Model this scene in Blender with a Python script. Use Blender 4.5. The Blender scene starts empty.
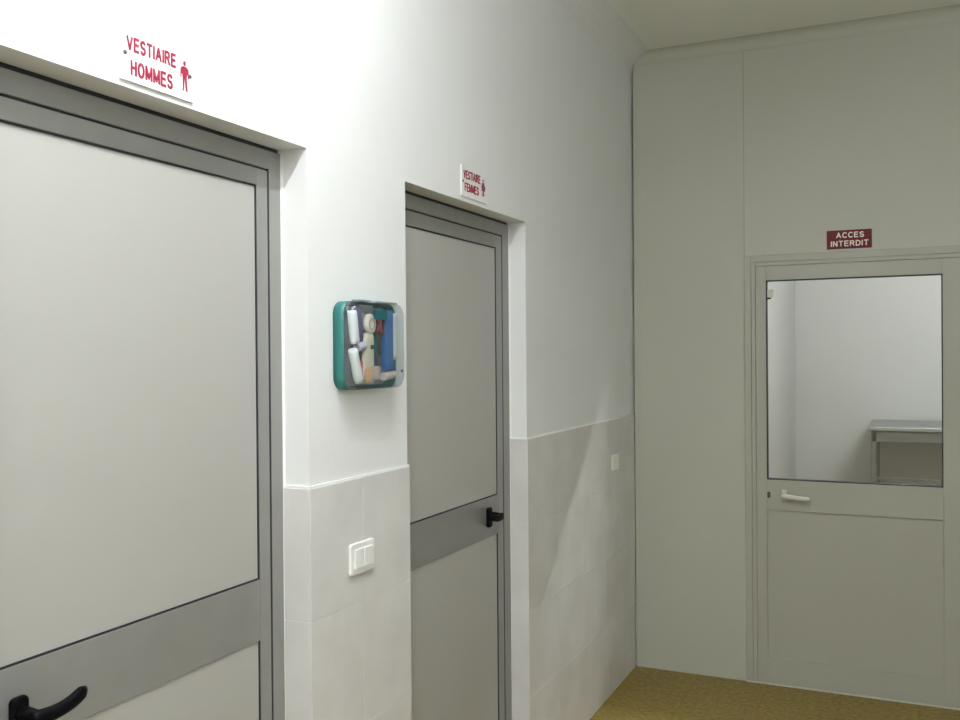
import bpy, bmesh, math, random
from mathutils import Vector, Matrix, Euler
random.seed(7)
S = bpy.context.scene
COL = S.collection
PI = math.pi

# ------------------------------------------------------------------ camera
cam_d = bpy.data.cameras.new('camera')
cam = bpy.data.objects.new('camera', cam_d); COL.objects.link(cam)
YAW, PITCH, ROLL, FPX = math.radians(24.717), math.radians(-0.303), math.radians(-0.445), 931.6
F = Vector((-math.sin(YAW)*math.cos(PITCH), math.cos(YAW)*math.cos(PITCH), math.sin(PITCH)))
R = Vector((math.cos(YAW), math.sin(YAW), 0)); U = R.cross(F)
R2 = R*math.cos(ROLL) + U*math.sin(ROLL); U2 = -R*math.sin(ROLL) + U*math.cos(ROLL)
m = Matrix((R2, U2, -F)).transposed().to_4x4(); m.translation = Vector((1.2837, -4.6629, 1.6))
cam.matrix_world = m
cam_d.sensor_width = 36; cam_d.lens = FPX/960*36; cam_d.clip_start = 0.02
S.camera = cam

# ------------------------------------------------------------------ world, exposure
S.view_settings.view_transform = 'Standard'; S.view_settings.look = 'None'
S.view_settings.gamma = 1; S.view_settings.use_curve_mapping = False
S.view_settings.exposure = 0.0
W = bpy.data.worlds.new('world'); S.world = W; W.use_nodes = True
W.node_tree.nodes['Background'].inputs[0].default_value = (0.6, 0.65, 0.7, 1)
W.node_tree.nodes['Background'].inputs[1].default_value = 0.0

# lamp strengths (tubes are built further down)
TUBE_MAIN = 255.0
TUBE_REAR_FILL = 300.0
TUBE_FAR = 500.0
TUBE_FAR_DEEP = 30.0

# ------------------------------------------------------------------ materials
def mat(name, col, rough=0.5, metal=0.0, bump=0.0, bscale=200, var=0.0, vscale=6, spec=0.5, col2=None):
    M = bpy.data.materials.new(name); M.use_nodes = True
    nt = M.node_tree; b = nt.nodes['Principled BSDF']
    b.inputs['Base Color'].default_value = (*col, 1)
    b.inputs['Roughness'].default_value = rough; b.inputs['Metallic'].default_value = metal
    b.inputs['Specular IOR Level'].default_value = spec
    tc = nt.nodes.new('ShaderNodeTexCoord')
    if var > 0 or col2:
        n = nt.nodes.new('ShaderNodeTexNoise'); n.inputs['Scale'].default_value = vscale; n.inputs['Detail'].default_value = 5
        nt.links.new(tc.outputs['Object'], n.inputs['Vector'])
        r = nt.nodes.new('ShaderNodeValToRGB')
        c2 = col2 if col2 else tuple(c*(1-var) for c in col)
        r.color_ramp.elements[0].position = .35; r.color_ramp.elements[1].position = .65
        r.color_ramp.elements[0].color = (*c2, 1); r.color_ramp.elements[1].color = (*col, 1)
        nt.links.new(n.outputs['Fac'], r.inputs['Fac']); nt.links.new(r.outputs['Color'], b.inputs['Base Color'])
    if bump > 0:
        n = nt.nodes.new('ShaderNodeTexNoise'); n.inputs['Scale'].default_value = bscale; n.inputs['Detail'].default_value = 3
        nt.links.new(tc.outputs['Object'], n.inputs['Vector'])
        bp = nt.nodes.new('ShaderNodeBump'); bp.inputs['Strength'].default_value = bump; bp.inputs['Distance'].default_value = 0.002
        nt.links.new(n.outputs['Fac'], bp.inputs['Height']); nt.links.new(bp.outputs['Normal'], b.inputs['Normal'])
    return M

def clear(name, tint, gloss_rough=0.05, fac=0.06):
    M = bpy.data.materials.new(name); M.use_nodes = True; nt = M.node_tree
    nt.nodes.remove(nt.nodes['Principled BSDF'])
    t = nt.nodes.new('ShaderNodeBsdfTransparent'); t.inputs[0].default_value = (*tint, 1)
    g = nt.nodes.new('ShaderNodeBsdfGlossy'); g.inputs['Roughness'].default_value = gloss_rough
    fc = nt.nodes.new('ShaderNodeLayerWeight'); fc.inputs[0].default_value = .5
    pw = nt.nodes.new('ShaderNodeMath'); pw.operation = 'POWER'; pw.inputs[1].default_value = 4
    lw = nt.nodes.new('ShaderNodeMath'); lw.operation = 'MULTIPLY_ADD'; lw.inputs[1].default_value = .5; lw.inputs[2].default_value = fac*.5
    nt.links.new(fc.outputs['Facing'], pw.inputs[0]); nt.links.new(pw.outputs[0], lw.inputs[0])
    mx = nt.nodes.new('ShaderNodeMixShader')
    nt.links.new(lw.outputs[0], mx.inputs[0]); nt.links.new(t.outputs[0], mx.inputs[1]); nt.links.new(g.outputs[0], mx.inputs[2])
    nt.links.new(mx.outputs[0], nt.nodes['Material Output'].inputs[0])
    return M

def emit(name, col, s):
    M = bpy.data.materials.new(name); M.use_nodes = True; nt = M.node_tree
    nt.nodes.remove(nt.nodes['Principled BSDF'])
    e = nt.nodes.new('ShaderNodeEmission'); e.inputs[0].default_value = (*col, 1); e.inputs[1].default_value = s
    nt.links.new(e.outputs[0], nt.nodes['Material Output'].inputs[0]); return M

m_wall = mat('white_wall_paint', (.79, .80, .79), .42, bump=.25, bscale=60, var=.02, vscale=2.5)
m_soffit = m_wall
m_endwall = mat('cream_sandwich_panel', (.51, .515, .44), .45, bump=.05, bscale=30, var=.02, vscale=1.5)
m_ceil = mat('ceiling_paint', (.86, .87, .80), .6, bump=.1, bscale=60)
m_cove = mat('cove_profile', (.50, .505, .43), .5)
m_seam = mat('panel_seam', (.32, .34, .33), .5)
m_alu = mat('brushed_grey_aluminium', (.30, .30, .285), .42, metal=.35, bump=.08, bscale=300, var=.05, vscale=12)
m_panel = mat('warm_white_door_panel', (.405, .40, .37), .45, bump=.04, bscale=120, var=.015, vscale=3)
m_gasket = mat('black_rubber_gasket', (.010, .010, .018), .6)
m_black = mat('black_plastic', (.002, .002, .003), .55, spec=.1)
m_caulk = mat('white_caulk', (.86, .86, .84), .4)
m_pvc = mat('white_lacquered_door', (.43, .43, .365), .38, var=.015, vscale=2)
m_pvc_white = mat('white_handle', (.66, .66, .58), .35)
m_sw = mat('white_switch_plastic', (.84, .82, .80), .3)
m_sw2 = mat('rocker_plastic', (.86, .88, .85), .25)
m_signw = mat('white_sign_plastic', (.80, .79, .78), .3)
m_red = mat('crimson_lettering', (.26, .016, .045), .5)
m_redplate = mat('crimson_sign_plastic', (.14, .004, .014), .45, spec=.25)
m_signtext = mat('cream_lettering', (.88, .82, .70), .5)
m_screw = mat('dark_screw', (.10, .11, .13), .4, metal=.6)
m_glass = clear('window_glass', (.96, .975, .98))
m_cover = clear('clear_plastic_cover', (.93, .95, .96), .12, .12)
m_steel = mat('stainless_steel', (.34, .35, .34), .4, metal=.7, var=.08, vscale=8)
m_steeldk = mat('steel_frame', (.15, .15, .13), .5, metal=.4)
m_farwall = mat('far_room_wall', (.53, .535, .525), .5, var=.02, vscale=2)

def tile_mat():
    M = mat('pale_marbled_tile', (.70, .69, .67), .2, col2=(.63, .62, .60), vscale=5)
    return M
m_tile = tile_mat()
m_grout = mat('tile_grout', (.70, .69, .66), .7)

def floor_mat():
    M = bpy.data.materials.new('ochre_speckled_tile'); M.use_nodes = True; nt = M.node_tree
    b = nt.nodes['Principled BSDF']; b.inputs['Roughness'].default_value = .5
    tc = nt.nodes.new('ShaderNodeTexCoord')
    n1 = nt.nodes.new('ShaderNodeTexNoise'); n1.inputs['Scale'].default_value = 45; n1.inputs['Detail'].default_value = 4
    n2 = nt.nodes.new('ShaderNodeTexNoise'); n2.inputs['Scale'].default_value = 5; n2.inputs['Detail'].default_value = 3
    r1 = nt.nodes.new('ShaderNodeValToRGB'); r1.color_ramp.elements[0].position = .35; r1.color_ramp.elements[1].position = .65
    r1.color_ramp.elements[0].color = (.22, .15, .028, 1); r1.color_ramp.elements[1].color = (.35, .255, .066, 1)
    r2 = nt.nodes.new('ShaderNodeValToRGB'); r2.color_ramp.elements[0].color = (.88, .86, .82, 1); r2.color_ramp.elements[1].color = (1, 1, 1, 1)
    mx = nt.nodes.new('ShaderNodeMix'); mx.data_type = 'RGBA'; mx.blend_type = 'MULTIPLY'; mx.inputs[0].default_value = 1
    br = nt.nodes.new('ShaderNodeTexBrick'); br.offset = 0; br.inputs['Scale'].default_value = 1
    br.inputs['Brick Width'].default_value = .33; br.inputs['Row Height'].default_value = .33
    br.inputs['Mortar Size'].default_value = .003; br.inputs['Color1'].default_value = (1, 1, 1, 1); br.inputs['Color2'].default_value = (1, 1, 1, 1)
    br.inputs['Mortar'].default_value = (.8, .78, .74, 1)
    mx2 = nt.nodes.new('ShaderNodeMix'); mx2.data_type = 'RGBA'; mx2.blend_type = 'MULTIPLY'; mx2.inputs[0].default_value = 1
    for n in (n1, n2, br): nt.links.new(tc.outputs['Object'], n.inputs['Vector'])
    nt.links.new(n1.outputs['Fac'], r1.inputs['Fac']); nt.links.new(n2.outputs['Fac'], r2.inputs['Fac'])
    nt.links.new(r1.outputs['Color'], mx.inputs[6]); nt.links.new(r2.outputs['Color'], mx.inputs[7])
    nt.links.new(mx.outputs[2], mx2.inputs[6]); nt.links.new(br.outputs['Color'], mx2.inputs[7])
    nt.links.new(mx2.outputs[2], b.inputs['Base Color']); return M
m_floor = floor_mat()

# ------------------------------------------------------------------ mesh helpers
def box(bm, x0, x1, y0, y1, z0, z1, bev=0.0, mi=0, seg=2):
    vs = [bm.verts.new((x, y, z)) for x in (x0, x1) for y in (y0, y1) for z in (z0, z1)]
    idx = [(0,1,3,2), (4,6,7,5), (0,4,5,1), (2,3,7,6), (0,2,6,4), (1,5,7,3)]
    fs = [bm.faces.new([vs[i] for i in f]) for f in idx]
    for f in fs: f.material_index = mi
    if bev > 0:
        es = list({e for f in fs for e in f.edges})
        r = bmesh.ops.bevel(bm, geom=es, offset=bev, segments=seg, affect='EDGES', profile=.5)
        for f in r['faces']: f.material_index = mi
    return vs

def rbox(bm, cx, cy, cz, dx, dy, dz, rad, axis=0, soft=.002, seg=5, mi=0, rot=0.0):
    """box whose four edges along `axis` are rounded with rad, then softened"""
    t = bmesh.new()
    bmesh.ops.create_cube(t, size=1)
    bmesh.ops.scale(t, vec=(dx, dy, dz), verts=t.verts)
    es = [e for e in t.edges if abs((e.verts[0].co-e.verts[1].co).normalized()[axis]) > .9]
    bmesh.ops.bevel(t, geom=es, offset=rad, segments=seg, affect='EDGES', profile=.5)
    if soft > 0:
        caps = [f for f in t.faces if abs(f.normal[axis]) > .9]
        es = list({e for f in caps for e in f.edges})
        bmesh.ops.bevel(t, geom=es, offset=soft, segments=2, affect='EDGES', profile=.5)
    if rot: bmesh.ops.rotate(t, verts=t.verts, cent=(0, 0, 0), matrix=Matrix.Rotation(rot, 3, 'XYZ'[axis]))
    bmesh.ops.translate(t, vec=(cx, cy, cz), verts=t.verts)
    merge(bm, t, mi)

def merge(bm, t, mi=0):
    vm = {v: bm.verts.new(v.co) for v in t.verts}
    for f in t.faces:
        nf = bm.faces.new([vm[v] for v in f.verts]); nf.material_index = mi; nf.smooth = f.smooth
    t.free()

def lathe(bm, prof, c, axis='Z', seg=24, mi=0, rot=None):
    """prof: list of (radius, height)"""
    t = bmesh.new(); rings = []
    for r, h in prof:
        rings.append([t.verts.new((r*math.cos(2*PI*k/seg), r*math.sin(2*PI*k/seg), h)) for k in range(seg)])
    for a, b in zip(rings, rings[1:]):
        for k in range(seg):
            f = t.faces.new((a[k], a[(k+1) % seg], b[(k+1) % seg], b[k])); f.smooth = True
    t.faces.new(rings[0][::-1]); t.faces.new(rings[-1])
    M = Matrix.Identity(3)
    if axis == 'X': M = Matrix.Rotation(PI/2, 3, 'Y')
    if axis == 'Y': M = Matrix.Rotation(-PI/2, 3, 'X')
    if rot is not None: M = rot @ M
    bmesh.ops.transform(t, matrix=Matrix.Translation(c) @ M.to_4x4(), verts=t.verts)
    merge(bm, t, mi)

def sweep(bm, pts, sizes, seg=14, mi=0, up=Vector((0, 0, 1)), power=2.4):
    """superelliptic tube through pts; sizes = (half width, half height)"""
    rings = []; n = len(pts)
    for i, p in enumerate(pts):
        p = Vector(p); a = Vector(pts[max(i-1, 0)]); b = Vector(pts[min(i+1, n-1)])
        d = (b-a).normalized(); s = d.cross(up).normalized(); u = s.cross(d).normalized()
        hw, hh = sizes[i]; ring = []
        for k in range(seg):
            th = 2*PI*k/seg; c, q = math.cos(th), math.sin(th)
            x = math.copysign(abs(c)**(2/power), c)*hw; y = math.copysign(abs(q)**(2/power), q)*hh
            ring.append(bm.verts.new(p + s*x + u*y))
        rings.append(ring)
    for a, b in zip(rings, rings[1:]):
        for k in range(seg):
            f = bm.faces.new((a[k], a[(k+1) % seg], b[(k+1) % seg], b[k])); f.smooth = True; f.material_index = mi
    for rg in (rings[0][::-1], rings[-1]):
        f = bm.faces.new(rg); f.material_index = mi

def obj(name, bm, mats, parent=None, smooth=False):
    bmesh.ops.recalc_face_normals(bm, faces=bm.faces)
    me = bpy.data.meshes.new(name); bm.to_mesh(me); bm.free()
    if not isinstance(mats, (list, tuple)): mats = [mats]
    for x in mats: me.materials.append(x)
    if smooth:
        for p in me.polygons: p.use_smooth = True
    o = bpy.data.objects.new(name, me); COL.objects.link(o)
    if parent is not None:
        o.parent = parent
        o.matrix_parent_inverse = Matrix.Translation(-parent.location)
    return o

def root(name, loc=(0, 0, 0)):
    o = bpy.data.objects.new(name, None); COL.objects.link(o); o.location = loc; o.empty_display_size = .05
    return o
def tag(o, label, cat, group=None):
    o['label'] = label; o['category'] = cat
    if group: o['group'] = group
    return o
def struct(name, bm, mats, **k):
    o = obj(name, bm, mats, **k); o['kind'] = 'structure'; return o

def arc(cx, cy, rx, ry, a0, a1, n=7):
    return [(cx+rx*math.cos(math.radians(a0+(a1-a0)*k/n)), cy+ry*math.sin(math.radians(a0+(a1-a0)*k/n))) for k in range(n+1)]
# capital letters as pen strokes in a unit box: (advance width, strokes)
GLYPH = {
 'V': (.66, [[(.0, 1), (.33, 0), (.66, 1)]]),
 'E': (.56, [[(.56, 1), (0, 1), (0, 0), (.56, 0)], [(0, .52), (.50, .52)]]),
 'F': (.52, [[(.52, 1), (0, 1), (0, 0)], [(0, .50), (.45, .50)]]),
 'S': (.58, [arc(.29, .745, .27, .255, 25, 270) + arc(.29, .25, .29, .25, 90, -160)[1:]]),
 'T': (.60, [[(0, 1), (.60, 1)], [(.30, 1), (.30, 0)]]),
 'I': (.0, [[(0, 1), (0, 0)]]),
 'A': (.68, [[(0, 0), (.34, 1), (.68, 0)], [(.13, .33), (.55, .33)]]),
 'R': (.60, [[(0, 0), (0, 1), (.32, 1)] + arc(.32, .76, .24, .24, 90, -90)[1:] + [(0, .52)], [(.30, .52), (.60, 0)]]),
 'H': (.58, [[(0, 0), (0, 1)], [(.58, 0), (.58, 1)], [(0, .52), (.58, .52)]]),
 'O': (.70, [arc(.35, .5, .35, .5, 90, 450, 16)]),
 'M': (.72, [[(0, 0), (0, 1), (.36, .12), (.72, 1), (.72, 0)]]),
 'C': (.64, [arc(.35, .5, .35, .5, 42, 318, 12)]),
 'N': (.58, [[(0, 0), (0, 1), (.58, 0), (.58, 1)]]),
 'D': (.62, [[(0, 0), (0, 1), (.26, 1)] + arc(.27, .5, .35, .5, 90, -90, 10)[1:] + [(0, 0), (0, .1)]]),
}
def text(bm, s, cy, cz, width, height, x, face='X', thick=.0008, pen=.22, mi=0):
    """lettering as real raised mesh. face X: on a wall facing +x, reading along +y. face Y: wall facing -y, reading along +x"""
    gap = .34; total = sum(GLYPH[c][0] for c in s) + gap*(len(s)-1) + pen
    sx = width/total; sz = height/(1+pen); px = pen/2
    hw = pen/2*height/(1+pen); hx = hw*min(1.0, sx/sz*1.05)
    cnt = [0]
    def quad(p, q):
        cnt[0] += 1; th = thick + (cnt[0] % 11)*.00004; xb = (x - .0001*(cnt[0] % 7)*.2) if face == 'X' else x + .0001*(cnt[0] % 7)*.2
        d = Vector((q[0]-p[0], q[1]-p[1]));
        if d.length < 1e-9: return
        d.normalize(); n = Vector((-d.y*hx, d.x*hw)); e = Vector((d.x*hx, d.y*hw))*.55
        P = [Vector(p)-e+n, Vector(q)+e+n, Vector(q)+e-n, Vector(p)-e-n]
        lo, hi = [], []
        for v in P:
            if face == 'X': lo.append(bm.verts.new((xb, v.x, v.y))); hi.append(bm.verts.new((x+th, v.x, v.y)))
            else: lo.append(bm.verts.new((v.x, xb, v.y))); hi.append(bm.verts.new((v.x, x-th, v.y)))
        for f in [lo[::-1], hi] + [[lo[i], lo[(i+1) % 4], hi[(i+1) % 4], hi[i]] for i in range(4)]:
            bm.faces.new(f).material_index = mi
    for c in s:
        w, strokes = GLYPH[c]
        for st in strokes:
            P = [(cy-width/2+(px+a)*sx, cz-height/2+hw+b*sz) for a, b in st]
            for p, q in zip(P, P[1:]): quad(p, q)
        px += w+gap

def outline(bm, pts, x, thick, mi=0):
    """pts (y, z) polygon at plane x, extruded to +x"""
    t = bmesh.new()
    f = t.faces.new([t.verts.new((x, y, z)) for y, z in pts])
    r = bmesh.ops.extrude_face_region(t, geom=[f])
    bmesh.ops.translate(t, vec=(thick, 0, 0), verts=[g for g in r['geom'] if isinstance(g, bmesh.types.BMVert)])
    merge(bm, t, mi)

# ------------------------------------------------------------------ the setting
H = 3.125          # ceiling
ZO = 2.09          # door openings
D1A, D1B = -3.715, -2.840      # opening of the first door (y)
D2A, D2B = -2.369, -1.466
DEPTH = .068
CAP = 1.2875
BACK, RIGHT = -7.0, 2.3
FARY, FARX0, FARX1 = 4.4, .33, 3.2

bm = bmesh.new(); box(bm, -.25, 3.4, BACK-.2, FARY+.2, -.12, 0); struct('floor', bm, m_floor)
bm = bmesh.new(); box(bm, -.25, 3.4, BACK-.2, FARY+.2, H, H+.12); struct('ceiling', bm, m_ceil)

bm = bmesh.new()   # left wall with two deep openings
box(bm, -.25, 0, BACK-.2, D1A, 0, H)
box(bm, -.25, 0, D1B, D2A, 0, H)
box(bm, -.25, 0, D2B, .08, 0, H)
box(bm, -.25, 0, D1A, D1B, ZO, H)
box(bm, -.25, 0, D2A, D2B, ZO, H)
bmesh.ops.remove_doubles(bm, verts=bm.verts, dist=1e-5)
# keep only outer skin: drop coincident inner faces
seen = {}
for f in bm.faces:
    c = f.calc_center_median(); k = (round(c.x, 4), round(c.y, 4), round(c.z, 4)); seen.setdefault(k, []).append(f)
bmesh.ops.delete(bm, geom=[f for fs in seen.values() if len(fs) > 1 for f in fs], context='FACES_ONLY')
struct('wall_left', bm, m_wall)

DX0, DX1, DZ = .562, 1.585, 2.068    # opening of the end door
bm = bmesh.new()   # end wall of sandwich panels
box(bm, .008, .5565, 0, .08, 0, H)
box(bm, .5600, DX1, 0, .08, DZ, H); box(bm, .5565, .562, .0015, .08, 0, DZ)
box(bm, DX1, RIGHT+.2, 0, .08, 0, H)
box(bm, .54, .58, .0015, .02, DZ, H, mi=1)
struct('wall_front', bm, [m_endwall, m_seam])

bm = bmesh.new(); box(bm, RIGHT, RIGHT+.2, BACK-.2, .0, 0, H); struct('wall_right', bm, m_wall)
bm = bmesh.new(); box(bm, 0, RIGHT, BACK-.2, BACK, 0, H); struct('wall_back', bm, m_wall)
bm = bmesh.new(); box(bm, FARX0-.3, FARX1+.2, FARY, FARY+.2, 0, H); struct('wall_far', bm, m_farwall)
bm = bmesh.new(); box(bm, -.25, FARX0, .08, FARY+.2, 0, H); struct('wall_far_left', bm, m_farwall)
bm = bmesh.new(); box(bm, FARX1, FARX1+.2, .08, FARY, 0, H); struct('wall_far_right', bm, m_farwall)

# coves between wall and ceiling
def cove(name, r, along, a, b, m_):
    bm = bmesh.new(); n = 8; prof = [(0, 0)]
    prof = [(.004, 0)] + [(.004+(r-.004)*(1-math.cos(k/n*PI/2)), r*math.sin(k/n*PI/2)) for k in range(n+1)]
    prof = ([(0, -.006), (.004, -.006)] + prof[1:] if along == 'x' else [(r*(1-math.cos(k/n*PI/2)), r*math.sin(k/n*PI/2)) for k in range(n+1)]) + [(0, r)]
    rings = []
    for e in (a, b):
        rings.append([bm.verts.new((e, -p, H-r+q) if along == 'x' else (p, e, H-r+q)) for p, q in prof])
    k = len(prof)
    for i in range(k): bm.faces.new((rings[0][i], rings[0][(i+1) % k], rings[1][(i+1) % k], rings[1][i]))
    bm.faces.new(rings[0]); bm.faces.new(rings[1][::-1])
    struct(name, bm, m_)
cove('trim_1', .052, 'x', .0, RIGHT, m_cove)
cove('trim_2', .11, 'y', BACK, -.0, m_wall)

# tiled wainscot: proud of the plaster, pale edge bead on top
T = .006
def tiles(bm, along, fixed, a, b, xin, xout, joints_v, z1=CAP):
    """tile slabs with joints; along y on the wall face or along x on a reveal face"""
    zs = [(0.006, .330), (.332, .651), (.653, .9730), (.9745, z1)]
    cuts = [a] + joints_v + [b]
    for i in range(len(cuts)-1):
        p0 = cuts[i] + (.0004 if i else 0); p1 = cuts[i+1] - (.0004 if i < len(cuts)-2 else 0)
        for z0, z2 in zs:
            if along == 'y': box(bm, xin, xout, p0, p1, z0, z2, bev=.0008, seg=1)
            else: box(bm, p0, p1, xin, xout, z0, z2, bev=.0008, seg=1)
def wainscot(name, fn):
    bm = bmesh.new(); fn(bm); return struct(name, bm, [m_tile, m_grout, m_caulk])
def pillar(bm):
    tiles(bm, 'y', 0, D1B-T, D2A+.003, 0, T, [-2.615])
    box(bm, 0, T-.0015, D1B-T+.001, D2A+.002, 0, CAP-.001, mi=1)
    box(bm, 0, T*.8, D1B-T, D2A+.003, CAP, CAP+.006, mi=2)
    # reveal toward the first door
    tiles(bm, 'x', 0, -DEPTH-.004, 0, D1B-T, D1B, [])
    box(bm, -DEPTH-.003, .0, D1B-T+.0015, D1B, 0, CAP-.001, mi=1)
    box(bm, -DEPTH-.004, T*.8, D1B-T*.8, D1B, CAP, CAP+.006, mi=2)
    # reveal toward the second door (hidden side)
    tiles(bm, 'x', 0, -DEPTH-.004, 0, D2A, D2A+.003, [])
wainscot('trim_3', pillar)
def right_part(bm):
    tiles(bm, 'y', 0, D2B-T, -.006, 0, T, [-1.15, -.82, -.49, -.16])
    box(bm, 0, T-.0015, D2B-T+.001, -.006, 0, CAP-.001, mi=1)
    box(bm, 0, T*.8, D2B-T, -.006, CAP, CAP+.005, mi=2)
    tiles(bm, 'x', 0, -DEPTH-.004, 0, D2B-T, D2B, [])
    box(bm, -DEPTH-.003, 0, D2B-T+.0015, D2B, 0, CAP-.001, mi=1)
    box(bm, -DEPTH-.004, T*.8, D2B-T*.8, D2B, CAP, CAP+.005, mi=2)
wainscot('trim_4', right_part)
def left_part(bm):
    tiles(bm, 'y', 0, BACK+.005, D1A+T, 0, T, [-6.7, -6.37, -6.04, -5.71, -5.38, -5.05, -4.72, -4.39, -4.06])
    box(bm, 0, T-.0015, BACK+.005, D1A+T-.001, 0, CAP-.001, mi=1)
    box(bm, 0, T*.8, BACK+.005, D1A+T, CAP, CAP+.005, mi=2)
    tiles(bm, 'x', 0, -DEPTH-.004, 0, D1A, D1A+T, [])
wainscot('trim_5', left_part)

# ------------------------------------------------------------------ lever handle in black plastic
def lever(parent, y, z, xs, sgn, tip_up=.02, length=.125):
    bm = bmesh.new()
    rbox(bm, xs+.006, y, z-.008, .012, .034, .070, .010, axis=0, soft=.004)      # back plate
    lathe(bm, [(.012, 0), (.012, .02), (.010, .045)], (xs+.01, y, z), axis='X')
    o = obj('door_handle', bm, m_black, parent)
    bm = bmesh.new()
    pts, sz = [], []
    n = 12
    for k in range(n+1):
        t = k/n
        yy = y + sgn*(-.012 + (length+.012)*t)
        zz = z - .004*math.sin(t*PI) + tip_up*t**2
        xx = xs + .05 + .006*math.sin(t*PI)
        pts.append((xx, yy, zz)); w = .0085; h = .0125 if t < .85 else .0125*(1-.35*((t-.85)/.15)**2)
        if k == 0: w, h = .007, .010
        if k == n: w, h = .004, .006
        sz.append((w, h))
    sweep(bm, pts, sz)
    g = obj('lever', bm, m_black, o)
    g.matrix_parent_inverse = Matrix.Translation(-parent.location) if False else g.matrix_parent_inverse
    g.matrix_parent_inverse = Matrix.Identity(4)
    o.matrix_parent_inverse = Matrix.Translation(-parent.location)
    return o

def door(name, DEPTH, a, b, fw_l, st_l, fw_r, st_r, top_f, top_r, handle_y, sgn, handle_z=1.010, rail_dz=0.0):
    """aluminium framed door, opening a..b along y, set DEPTH back. widths: frame and stile on both sides"""
    t = root(name, (-DEPTH, (a+b)/2, 0)); t['kind'] = 'structure'
    x1 = -DEPTH; x0 = x1-.05; zt = ZO-.009; G = .0050
    bm = bmesh.new()
    box(bm, x0, x1, a, a+fw_l, 0, zt, .0015); box(bm, x0, x1, b-fw_r, b, 0, zt, .0015)
    box(bm, x0, x1, a+fw_l, b-fw_r, zt-top_f, zt, .0015)
    box(bm, x0-.01, x0, a, b, 0, zt+.004)                          # rebate behind
    obj('door_frame', bm, m_alu, t)
    bm = bmesh.new()      # black strips standing in for gap shade, round leaf and under lintel
    for e in ((a+fw_l-.001, a+fw_l+G), (b-fw_r-G, b-fw_r+.001)): box(bm, x0, x1-.0006, e[0], e[1], .008, zt-top_f)
    box(bm, x0, x1-.004, a+fw_l, b-fw_r, zt-top_f-G, zt-top_f+.001)
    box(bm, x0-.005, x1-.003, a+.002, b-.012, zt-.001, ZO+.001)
    obj('gap_shade_strip', bm, m_gasket, t)
    la, lb, lt = a+fw_l+G, b-fw_r-G, zt-top_f-G
    pa, pb, pt = la+st_l, lb-st_r, lt-top_r
    R0, R1 = .948+rail_dz, 1.088+rail_dz                                           # middle rail
    bm = bmesh.new()
    xl = x1-.001
    box(bm, x0+.005, xl, la, pa, .008, lt, .001); box(bm, x0+.005, xl, pb, lb, .008, lt, .001)
    box(bm, x0+.005, xl, pa, pb, pt, lt, .001); box(bm, x0+.005, xl, pa, pb, R0, R1, .001)
    box(bm, x0+.005, xl, pa, pb, .008, .11, .001)
    obj('leaf_frame', bm, m_alu, t)
    g = .0042
    for z0, z1, tops in ((R1, pt, True), (.11, R0, False)):
        bm = bmesh.new()
        box(bm, x0+.012, xl-.004, pa+g*.5, pb-g*.5, z0+g*.5, z1-(g*.5 if tops else -.001))
        p = obj('door_panel', bm, m_panel, t)
        bm = bmesh.new()
        xg = xl-.0015
        box(bm, x0+.012, xg, pa, pa+g, z0, z1); box(bm, x0+.012, xg, pb-g, pb, z0, z1)
        box(bm, x0+.012, xg, pa+g, pb-g, z0, z0+g)
        if tops: box(bm, x0+.012, xg, pa+g, pb-g, z1-g, z1)
        q = obj('gasket', bm, m_gasket, p); q.matrix_parent_inverse = Matrix.Identity(4)
    # caulk bead along the right jamb
    bm = bmesh.new()
    sweep(bm, [(x1, b-.002, 0), (x1+.001, b-.0025, 1.0), (x1, b-.002, 1.6), (x1+.001, b-.003, 2.0), (x1, b-.002, zt)],
          [(.004, .004)]*5, seg=8, up=Vector((0, 1, 0)))
    obj('caulk_bead', bm, m_caulk, t)
    lever(t, handle_y, handle_z, xl, sgn, tip_up=.014, length=.099)
    return t
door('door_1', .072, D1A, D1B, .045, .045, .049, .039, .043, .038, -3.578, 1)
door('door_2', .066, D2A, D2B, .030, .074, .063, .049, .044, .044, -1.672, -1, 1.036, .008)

# ------------------------------------------------------------------ end door with glass
d3 = root('door_3', ((DX0+DX1)/2, 0, 0)); d3['kind'] = 'structure'
bm = bmesh.new()
def frame_yz(bm, x0, x1, zt, w, y0, y1, bev=.002, z0=0):
    box(bm, x0, x0+w, y0, y1, z0, zt, bev); box(bm, x1-w, x1, y0, y1, z0, zt, bev)
    box(bm, x0+w, x1-w, y0, y1, zt-w, zt, bev)
frame_yz(bm, DX0-.004, DX1, DZ+.003, .032, -.008, .07)
frame_yz(bm, DX0+.028, DX1-.032, DZ-.029, .020, -.003, .06)
obj('door_frame', bm, m_pvc, d3)
LX0, LX1, LZ = DX0+.0495, DX1-.0535, DZ-.0505
GX0, GX1, GZ0, GZ1 = .659, 1.4225, .989, 1.949
PZ0, PZ1 = .128, .842
bm = bmesh.new(); yf, yb = -.006, .045
box(bm, LX0, GX0, yf, yb, .008, LZ, .0015); box(bm, GX1, LX1, yf, yb, .008, LZ, .0015)
box(bm, GX0, GX1, yf, yb, GZ1, LZ, .0015); box(bm, GX0, GX1, yf, yb, PZ1, GZ0, .0015); box(bm, GX0, GX1, yf, yb, .008, PZ0, .0015)
obj('leaf_frame', bm, m_pvc, d3)
bm = bmesh.new(); box(bm, GX0-.002, GX1+.002, .006, .035, PZ0-.002, PZ1+.002); obj('door_panel', bm, m_pvc, d3)
bm = bmesh.new()   # glazing gasket
g = .0045
box(bm, GX0, GX0+g, yf+.002, .03, GZ0, GZ1); box(bm, GX1-g, GX1, yf+.002, .03, GZ0, GZ1)
box(bm, GX0+g, GX1-g, yf+.002, .03, GZ0, GZ0+g); box(bm, GX0+g, GX1-g, yf+.002, .03, GZ1-g, GZ1)
obj('gasket', bm, m_gasket, d3)
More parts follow.
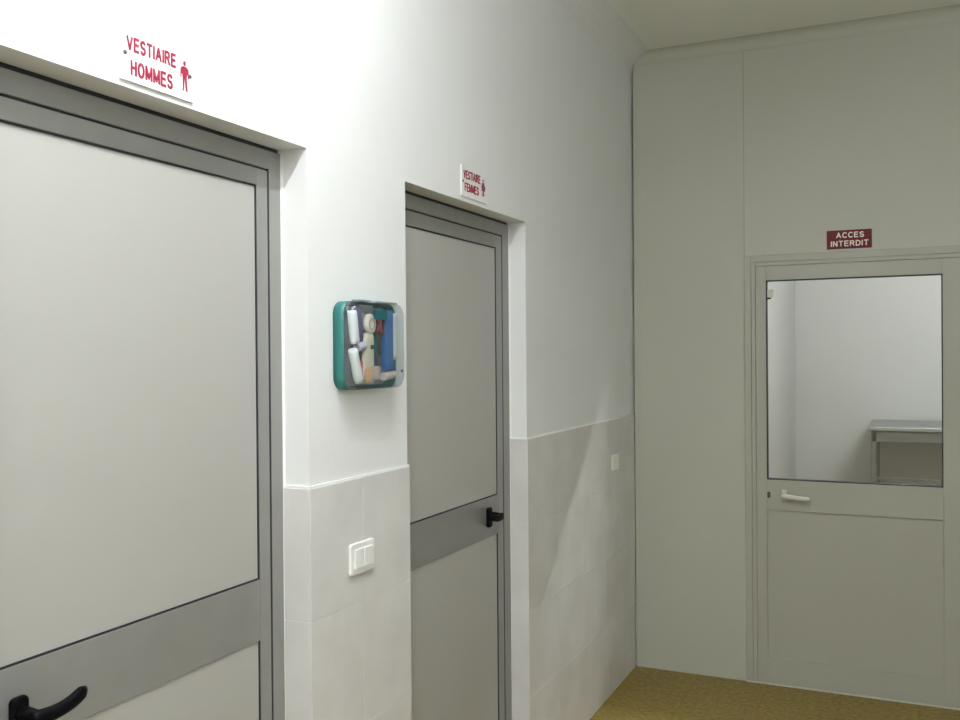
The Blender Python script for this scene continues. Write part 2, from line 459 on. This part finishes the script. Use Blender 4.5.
bm = bmesh.new(); box(bm, GX0+g*.5, GX1-g*.5, .008, .013, GZ0+g*.5, GZ1-g*.5); obj('glass_pane', bm, m_glass, d3)
bm = bmesh.new()   # small clip in the top corner of the glass
sweep(bm, [(GX0+.006, .001, 1.865), (GX0+.028, -.001, 1.868), (GX0+.034, -.001, 1.885), (GX0+.030, .001, 1.905)], [(.004, .0035)]*4, seg=10, up=Vector((0, 1, 0)))
rbox(bm, GX0+.018, .002, 1.886, .024, .006, .034, .004, axis=1, soft=.001)
obj('glazing_clip', bm, m_pvc_white, d3)
bm = bmesh.new(); box(bm, GX0+.005, GX0+.022, -.004, .006, 1.858, 1.866, .001); obj('clip_bracket', bm, m_gasket, d3)
bm = bmesh.new()   # handle
rbox(bm, .738, yf-.005, .915, .026, .010, .055, .008, axis=1, soft=.003)
lathe(bm, [(.009, 0), (.008, .035)], (.738, yf-.043, .918), axis='Y')
sweep(bm, [(.728, yf-.043, .918), (.745, yf-.046, .918), (.78, yf-.047, .915), (.82, yf-.046, .911), (.852, yf-.043, .909), (.857, yf-.042, .909)],
      [(.006, .009), (.008, .0115), (.008, .0115), (.008, .011), (.007, .010), (.003, .006)])
obj('door_handle', bm, m_pvc_white, d3)
bm = bmesh.new()
rbox(bm, .668, yf-.002, .916, .014, .006, .030, .0065, axis=1, soft=.001)
obj('lock_cylinder', bm, m_screw, d3)
bm = bmesh.new(); box(bm, DX0-.004, DX1, -.012, .07, 0, .006, .0015); obj('threshold', bm, m_pvc_white, d3)

# baseboard strip under the end wall right of the corner
bm = bmesh.new(); box(bm, .012, DX0-.006, -.004, 0, 0, .012, .001); struct('baseboard_front', bm, m_endwall)

# ------------------------------------------------------------------ lamps
def tube_light(name, c, length, along, strength, col, label, z=H):
    t = root(name, (c[0], c[1], z)); tag(t, label, 'lamp')
    def bx(bm, l, w, z0, z1, bev=.003):
        if along == 'y': box(bm, c[0]-w, c[0]+w, c[1]-l, c[1]+l, z0, z1, bev)
        else: box(bm, c[0]-l, c[0]+l, c[1]-w, c[1]+w, z0, z1, bev)
    L2 = length/2
    bm = bmesh.new(); bx(bm, L2+.03, .035, z-.055, z); obj('housing', bm, m_sw, t)
    bm = bmesh.new()
    if along == 'y': lathe(bm, [(.014, -L2), (.014, L2)], (c[0], c[1], z-.085), axis='Y')
    else: lathe(bm, [(.014, -L2), (.014, L2)], (c[0], c[1], z-.085), axis='X')
    obj('fluorescent_tube', bm, emit(name+'_glow', col, strength), t)
    for s in (-1, 1):
        bm = bmesh.new()
        p = (c[0], c[1]+s*(L2+.012)) if along == 'y' else (c[0]+s*(L2+.012), c[1])
        box(bm, p[0]-.012, p[0]+.012, p[1]-.012, p[1]+.012, z-.105, z-.05, .002)
        obj('lamp_holder', bm, m_sw, t)
    return t
tube_light('ceiling_light', (.70, -3.55), 1.2, 'y', TUBE_MAIN, (.97, 1, 1.04), 'bare fluorescent batten on the corridor ceiling above the first door')
tube_light('ceiling_light', (1.25, -5.45), 1.2, 'y', TUBE_REAR_FILL, (.97, 1, 1.04), 'added unseen fill batten on the corridor ceiling behind the viewpoint')  # fill lamp added to even out brightness on door and pillar
tube_light('ceiling_light', (2.15, 1.20), 1.2, 'x', TUBE_FAR, (1, .995, .97), 'fluorescent batten on the back room ceiling nearest the end door')
tube_light('ceiling_light', (2.3, 3.3), 1.2, 'x', TUBE_FAR_DEEP, (1, .995, .97), 'fluorescent batten on the back room ceiling above the steel table')

# ------------------------------------------------------------------ steel table beyond the glass
tb = root('steel_table', (1.7, 3.85, 0)); tag(tb, 'stainless steel work table seen through the door glass', 'table')
X0, X1, Y0, Y1, ZT = .985, 2.55, 3.42, 4.32, 1.0
bm = bmesh.new(); box(bm, X0, X1, Y0, Y1, ZT-.03, ZT, .004); obj('tabletop', bm, m_steel, tb)
bm = bmesh.new()
box(bm, X0+.03, X1-.03, Y0+.02, Y0+.045, ZT-.12, ZT-.03, .002); box(bm, X0+.03, X1-.03, Y1-.045, Y1-.02, ZT-.12, ZT-.03, .002)
box(bm, X0+.02, X0+.045, Y0+.045, Y1-.045, ZT-.12, ZT-.03, .002); box(bm, X1-.045, X1-.02, Y0+.045, Y1-.045, ZT-.12, ZT-.03, .002)
obj('apron', bm, m_steeldk, tb)
for lx in (X0+.04, X1-.04):
    for ly in (Y0+.04, Y1-.04):
        bm = bmesh.new(); box(bm, lx-.02, lx+.02, ly-.02, ly+.02, .02, ZT-.03, .003)
        lathe(bm, [(.018, 0), (.022, .006), (.012, .02)], (lx, ly, 0)); obj('leg', bm, m_steeldk, tb)
bm = bmesh.new(); box(bm, X0+.06, X1-.06, Y0+.03, Y0+.05, .575, .595, .002); obj('lower_rail', bm, m_steeldk, tb)

# ------------------------------------------------------------------ signs
def sign_plate(bm, y0, y1, z0, z1, t=.004):
    rbox(bm, t/2+.0002, (y0+y1)/2, (z0+z1)/2, t, y1-y0, z1-z0, .003, axis=0, soft=.0008)
def man(bm, cy, z0, z1, w, x):
    h = z1-z0; q = lambda a, b: (cy+a*w, z0+b*h)
    pts = [q(-.42, 0), q(-.42, .02), q(-.28, .03), q(-.30, .42), q(-.34, .55), q(-.5, .56), q(-.52, .42), q(-.66, .45), q(-.6, .74), q(-.38, .80), q(-.12, .82),
           q(.12, .82), q(.38, .80), q(.6, .74), q(.66, .45), q(.52, .42), q(.5, .56), q(.34, .55), q(.30, .42), q(.42, .03), q(.5, .02), q(.5, 0), q(.16, 0), q(.02, .42), q(-.02, .42), q(-.14, 0)]
    outline(bm, pts, x, .0008)
    outline(bm, [q(.21*math.cos(a/12*2*PI), .92+.085*math.sin(a/12*2*PI)) for a in range(12)], x, .0008)
def woman(bm, cy, z0, z1, w, x):
    h = z1-z0; q = lambda a, b: (cy+a*w, z0+b*h)
    pts = [q(-.32, 0), q(-.22, .30), q(-.68, .30), q(-.30, .62), q(-.62, .46), q(-.72, .50), q(-.36, .80), q(.36, .80), q(.72, .50), q(.62, .46), q(.30, .62), q(.68, .30), q(.22, .30), q(.32, 0), q(.06, 0), q(.04, .30), q(-.04, .30), q(-.06, 0)]
    outline(bm, pts, x, .0008)
    outline(bm, [q(.22*math.cos(a/12*2*PI), .92+.085*math.sin(a/12*2*PI)) for a in range(12)], x, .0008)
def screws(parent, ys, z, x):
    for y in ys:
        bm = bmesh.new(); lathe(bm, [(.0042, 0), (.0042, .0012), (.002, .002)], (x, y, z), axis='X', seg=12); obj('screw', bm, m_screw, parent)

s1 = root('door_sign', (0, -3.318, 2.15)); tag(s1, 'white sign lettered VESTIAIRE HOMMES in red above the nearest door', 'sign')
bm = bmesh.new(); sign_plate(bm, -3.413, -3.224, 2.101, 2.203); box(bm, .0005, .0050, -3.413, -3.224, 2.101, 2.1035, .0006); obj('plate', bm, m_signw, s1)
bm = bmesh.new(); text(bm, 'VESTIAIRE', -3.336, 2.170, .125, .027, .0042); text(bm, 'HOMMES', -3.336, 2.127, .106, .029, .0042)
obj('lettering', bm, m_red, s1)
bm = bmesh.new(); man(bm, -3.250, 2.119, 2.177, .018, .0042); obj('pictogram', bm, m_red, s1)
screws(s1, (-3.402, -3.235), 2.151, .0042)

s2 = root('door_sign', (0, -1.91, 2.15)); tag(s2, 'small white sign lettered VESTIAIRE FEMMES in red above the second door', 'sign')
bm = bmesh.new(); sign_plate(bm, -2.010, -1.818, 2.104, 2.204); obj('plate', bm, m_signw, s2)
bm = bmesh.new(); text(bm, 'VESTIAIRE', -1.934, 2.176, .126, .028, .0042); text(bm, 'FEMMES', -1.937, 2.136, .106, .028, .0042)
obj('lettering', bm, m_red, s2)
bm = bmesh.new(); woman(bm, -1.848, 2.126, 2.182, .020, .0042); obj('pictogram', bm, m_red, s2)
screws(s2, (-2.001, -1.836), 2.153, .0042)

s3 = root('door_sign', (1.034, 0, 2.13)); tag(s3, 'dark red sign lettered ACCES INTERDIT over the glazed end door', 'sign')
bm = bmesh.new(); rbox(bm, 1.034, -.002, 2.126, .196, .0035, .087, .003, axis=1, soft=.0008); obj('plate', bm, m_redplate, s3)
bm = bmesh.new(); text(bm, 'ACCES', 1.038, 2.146, .122, .027, -.0038, face='Y'); text(bm, 'INTERDIT', 1.036, 2.107, .165, .027, -.0038, face='Y')
obj('lettering', bm, m_signtext, s3)

# ------------------------------------------------------------------ switch and outlet
sw = root('light_switch', (T, -2.630, 1.087)); tag(sw, 'white rocker light switch on the tiled pillar between the doors', 'switch')
bm = bmesh.new(); rbox(bm, T+.0045, -2.630, 1.087, .009, .112, .080, .008, axis=0, soft=.003); obj('plate', bm, m_sw, sw)
for dy in (-.021, .021):
    bm = bmesh.new(); rbox(bm, T+.0105, -2.630+dy, 1.087, .005, .038, .048, .002, axis=0, soft=.0012, rot=0); obj('rocker', bm, m_sw2, sw)
m_ou = mat('aged_socket_plastic', (.74, .74, .66), .4)
ou = root('wall_outlet', (T, -.366, 1.085)); tag(ou, 'pale blank socket plate on the tiles near the far corner', 'outlet')
bm = bmesh.new(); rbox(bm, T+.004, -.366, 1.085, .008, .10, .075, .008, axis=0, soft=.003); obj('plate', bm, m_ou, ou)
bm = bmesh.new(); rbox(bm, T+.0085, -.366, 1.085, .003, .042, .042, .004, axis=0, soft=.001); obj('socket', bm, m_ou, ou)

# ------------------------------------------------------------------ first aid box
KY0, KY1, KZ0, KZ1 = -2.737, -2.484, 1.516, 1.736
KC = ((KY0+KY1)/2, (KZ0+KZ1)/2)
m_teal = mat('teal_plastic', (.016, .15, .138), .4)
kit = root('first_aid_box', (0, KC[0], KC[1])); tag(kit, 'teal wall box with clear lid full of first aid supplies', 'first aid box')
def shell(name, x0, x1, m_, th, grow=0.0, taper=0.0):
    bm = bmesh.new()
    rbox(bm, (x0+x1)/2, KC[0], KC[1], x1-x0, KY1-KY0+grow, KZ1-KZ0+grow, .034, axis=0, soft=.0, seg=8)
    # open one side
    side = max if name == 'back_shell' else min
    xx = side(v.co.x for v in bm.verts)
    bmesh.ops.delete(bm, geom=[f for f in bm.faces if all(abs(v.co.x-xx) < 1e-5 for v in f.verts)], context='FACES_ONLY')
    if name != 'back_shell':
        fr = [f for f in bm.faces if abs(f.normal.x) > .9]
        es = list({e for f in fr for e in f.edges})
        bmesh.ops.bevel(bm, geom=es, offset=.010, segments=4, affect='EDGES', profile=.5)
    o = obj(name, bm, m_, kit)
    md = o.modifiers.new('thick', 'SOLIDIFY'); md.thickness = th; md.offset = -1
    for p in o.data.polygons: p.use_smooth = abs(p.normal.x) < .95
    return o
shell('back_shell', .0005, .032, m_teal, .003)
shell('clear_lid', .0325, .062, m_cover, .0015)
bm = bmesh.new()
for a, b in ((-2.705, -2.645), (-2.615, -2.515)): rbox(bm, .045, (a+b)/2, KZ1+.0015, .020, b-a, .004, .0012, axis=0, soft=.0004)
obj('lid_catch', bm, mat('smoky_plastic', (.22, .30, .31), .3), kit)
bm = bmesh.new(); rbox(bm, .0632, -2.613, 1.704, .0016, .064, .024, .003, axis=0, soft=0)
obj('label_sticker', bm, mat('dark_teal_label', (.006, .085, .10), .5), kit)
bm = bmesh.new(); lathe(bm, [(.0045, 0), (.0035, .0015)], (.0622, -2.505, 1.560), axis='X', seg=14); obj('lid_rivet', bm, mat('navy_dot', (.05, .07, .30), .4), kit)

G = 'supplies packed in the first aid box'
def soft_roll(name, p0, p1, r, m_, label, cat, caps=.85):
    bm = bmesh.new(); p0 = Vector(p0); p1 = Vector(p1); n = 10; pts = []; sz = []
    for k in range(n+1):
        t = k/n; pts.append(p0.lerp(p1, t)); e = min(t, 1-t); q = r*(caps if e == 0 else 1 if e > .15 else .97)
        q *= 1+.03*math.sin(k*2.3); sz.append((q, q))
    sweep(bm, pts, sz, seg=16, up=Vector((1, 0, 0)), power=2)
    o = obj(name, bm, m_); o['label'] = label; o['category'] = cat; o['group'] = G; return o
def packet(name, cy, cz, w, h, d, m_, label, cat, x=.03, rot=0, rad=.003):
    bm = bmesh.new(); rbox(bm, 0, 0, 0, d, w, h, rad, axis=0, soft=min(.002, d*.3), rot=rot)
    o = obj(name, bm, m_); o.location = (x, cy, cz); o['label'] = label; o['category'] = cat; o['group'] = G; return o
m_gauze = mat('white_gauze', (.86, .86, .83), .8, bump=.3, bscale=400)
m_navy = mat('violet_packet', (.06, .06, .20), .5, col2=(.20, .17, .32), vscale=40)
m_pink = mat('pinkish_packet', (.62, .42, .42), .5, var=.2, vscale=50)
m_cream = mat('cream_tube', (.72, .66, .52), .4)
m_orange = mat('orange_print', (.78, .42, .22), .5)
m_blue = mat('blue_packet', (.035, .16, .42), .4, var=.15, vscale=40)
m_redp = mat('red_packet', (.55, .07, .09), .5)
m_maroon = mat('maroon_handle', (.30, .04, .07), .4)
m_dteal = mat('dark_green_packet', (.03, .13, .13), .5)
m_lilac = mat('pale_lilac_wrap', (.62, .60, .68), .5)
m_tan = mat('tan_card', (.62, .50, .40), .6)
m_silver = mat('grey_blister_foil', (.33, .36, .38), .35, metal=.5, bump=.5, bscale=120)

m_insert = mat('grey_lilac_card', (.40, .40, .46), .6, var=.15, vscale=30)
packet('card_insert', -2.611, 1.625, .234, .200, .003, m_insert, 'grey lilac card lining the back of the box', 'card', x=.0055, rad=.025)
soft_roll('bandage_roll', (.046, -2.722, 1.712), (.048, -2.712, 1.630), .0125, m_gauze, 'upper upright white bandage roll along the left side of the box', 'bandage')
soft_roll('bandage_roll', (.046, -2.720, 1.617), (.046, -2.692, 1.534), .0130, m_gauze, 'lower slanting white bandage roll at the bottom left of the box', 'bandage')
packet('dressing_packet', -2.690, 1.675, .036, .096, .012, m_navy, 'dark violet dressing packet beside the upper bandage roll', 'packet', x=.040, rot=.10)
soft_roll('gauze_roll', (.045, -2.700, 1.620), (.045, -2.668, 1.626), .0115, m_lilac, 'short pale lilac gauze roll lying below the violet packet', 'bandage')
packet('plaster_packet', -2.683, 1.565, .032, .046, .012, m_redp, 'small red plaster packet at the foot of the slanting bandage', 'packet', x=.042, rot=-.1)
packet('tissue_packet', -2.672, 1.668, .040, .080, .010, m_pink, 'pinkish dressing sachet behind the cream tube', 'packet', x=.034, rot=.05)
# cream tube with round white cap and orange print
tu = root('ointment_tube', (.044, -2.650, 1.60)); tag(tu, 'cream ointment tube with orange foot in the middle of the box', 'tube', G)
bm = bmesh.new()
sweep(bm, [(.046, -2.652, 1.530), (.046, -2.651, 1.555), (.046, -2.650, 1.60), (.046, -2.648, 1.64), (.046, -2.647, 1.657)],
      [(.027, .005), (.027, .007), (.026, .008), (.023, .009), (.017, .008)], up=Vector((1, 0, 0)), seg=24)
obj('tube_body', bm, m_cream, tu)
bm = bmesh.new(); rbox(bm, .0538, -2.661, 1.552, .0012, .028, .034, .006, axis=0, soft=0); obj('orange_print', bm, m_orange, tu)
bm = bmesh.new(); rbox(bm, .0550, -2.640, 1.622, .0012, .020, .011, .002, axis=0, soft=0); obj('green_print', bm, m_dteal, tu)
bm = bmesh.new(); lathe(bm, [(.020, 0), (.026, .003), (.026, .010), (.021, .013), (.008, .0135)], (.043, -2.646, 1.680), axis='X', seg=28); obj('round_cap', bm, mat('white_cap', (.80, .78, .66), .4), tu)
bm = bmesh.new()
t2 = [(.0572, -2.646+.013*math.cos(a/12*2*PI), 1.680+.013*math.sin(a/12*2*PI)) for a in range(13)]
sweep(bm, t2, [(.0012, .0012)]*13, seg=6, up=Vector((1, 0, 0)), power=2); obj('cap_ring', bm, m_pink, tu)
# scissors: maroon loops, steel blades
sc = root('scissors', (.046, -2.600, 1.66)); tag(sc, 'small scissors with maroon loop handles right of the cream tube', 'scissors', G)
for sx in (-1, 1):
    bm = bmesh.new(); cy, cz = -2.598+sx*.012, 1.682
    pts = [(.048+sx*.002, cy+.011*math.cos(a/14*2*PI), cz+.021*math.sin(a/14*2*PI)) for a in range(15)]
    sweep(bm, pts, [(.0045, .0045)]*15, seg=8, up=Vector((1, 0, 0)), power=2); obj('handle', bm, m_maroon, sc)
    bm = bmesh.new()
    outl = [(cy-sx*.002, 1.662), (cy+sx*.003, 1.662), (-2.598-sx*.008, 1.60), (-2.598-sx*.010, 1.60)]
    outline(bm, outl, .049+sx*.001-.0007, .0014); obj('blade', bm, m_steeldk, sc)
packet('tweezers_case', -2.604, 1.632, .036, .066, .008, m_dteal, 'dark green case behind the scissor blades', 'case', x=.040, rot=.25, rad=.014)
packet('maroon_packet', -2.588, 1.668, .040, .080, .008, mat('maroon_sachet', (.30, .07, .11), .5), 'maroon sachet behind the scissor handles', 'packet', x=.028)
packet('cold_pack', -2.559, 1.640, .040, .156, .014, m_blue, 'tall blue dressing packet standing on the right of the box', 'packet', x=.050)
soft_roll('gauze_roll', (.042, -2.518, 1.712), (.042, -2.514, 1.590), .0125, mat('pale_grey_gauze', (.60, .62, .60), .8), 'long pale grey gauze roll at the right edge of the box', 'bandage')
packet('card_box', -2.603, 1.556, .030, .036, .012, m_tan, 'little tan card box at the bottom right of the cream tube', 'box', x=.040)
soft_roll('cotton_roll', (.046, -2.578, 1.546), (.046, -2.520, 1.552), .0115, mat('pinkish_cotton', (.68, .58, .55), .8), 'pinkish cotton roll lying below the blue packet', 'bandage')
packet('blister_pack', -2.640, 1.712, .060, .034, .008, m_silver, 'grey foil blister pack along the top of the box', 'packet', x=.034)
packet('cloth_pad', -2.600, 1.595, .070, .060, .006, mat('slate_pad', (.16, .20, .33), .7), 'slate blue folded pad at the back of the box', 'pad', x=.022)
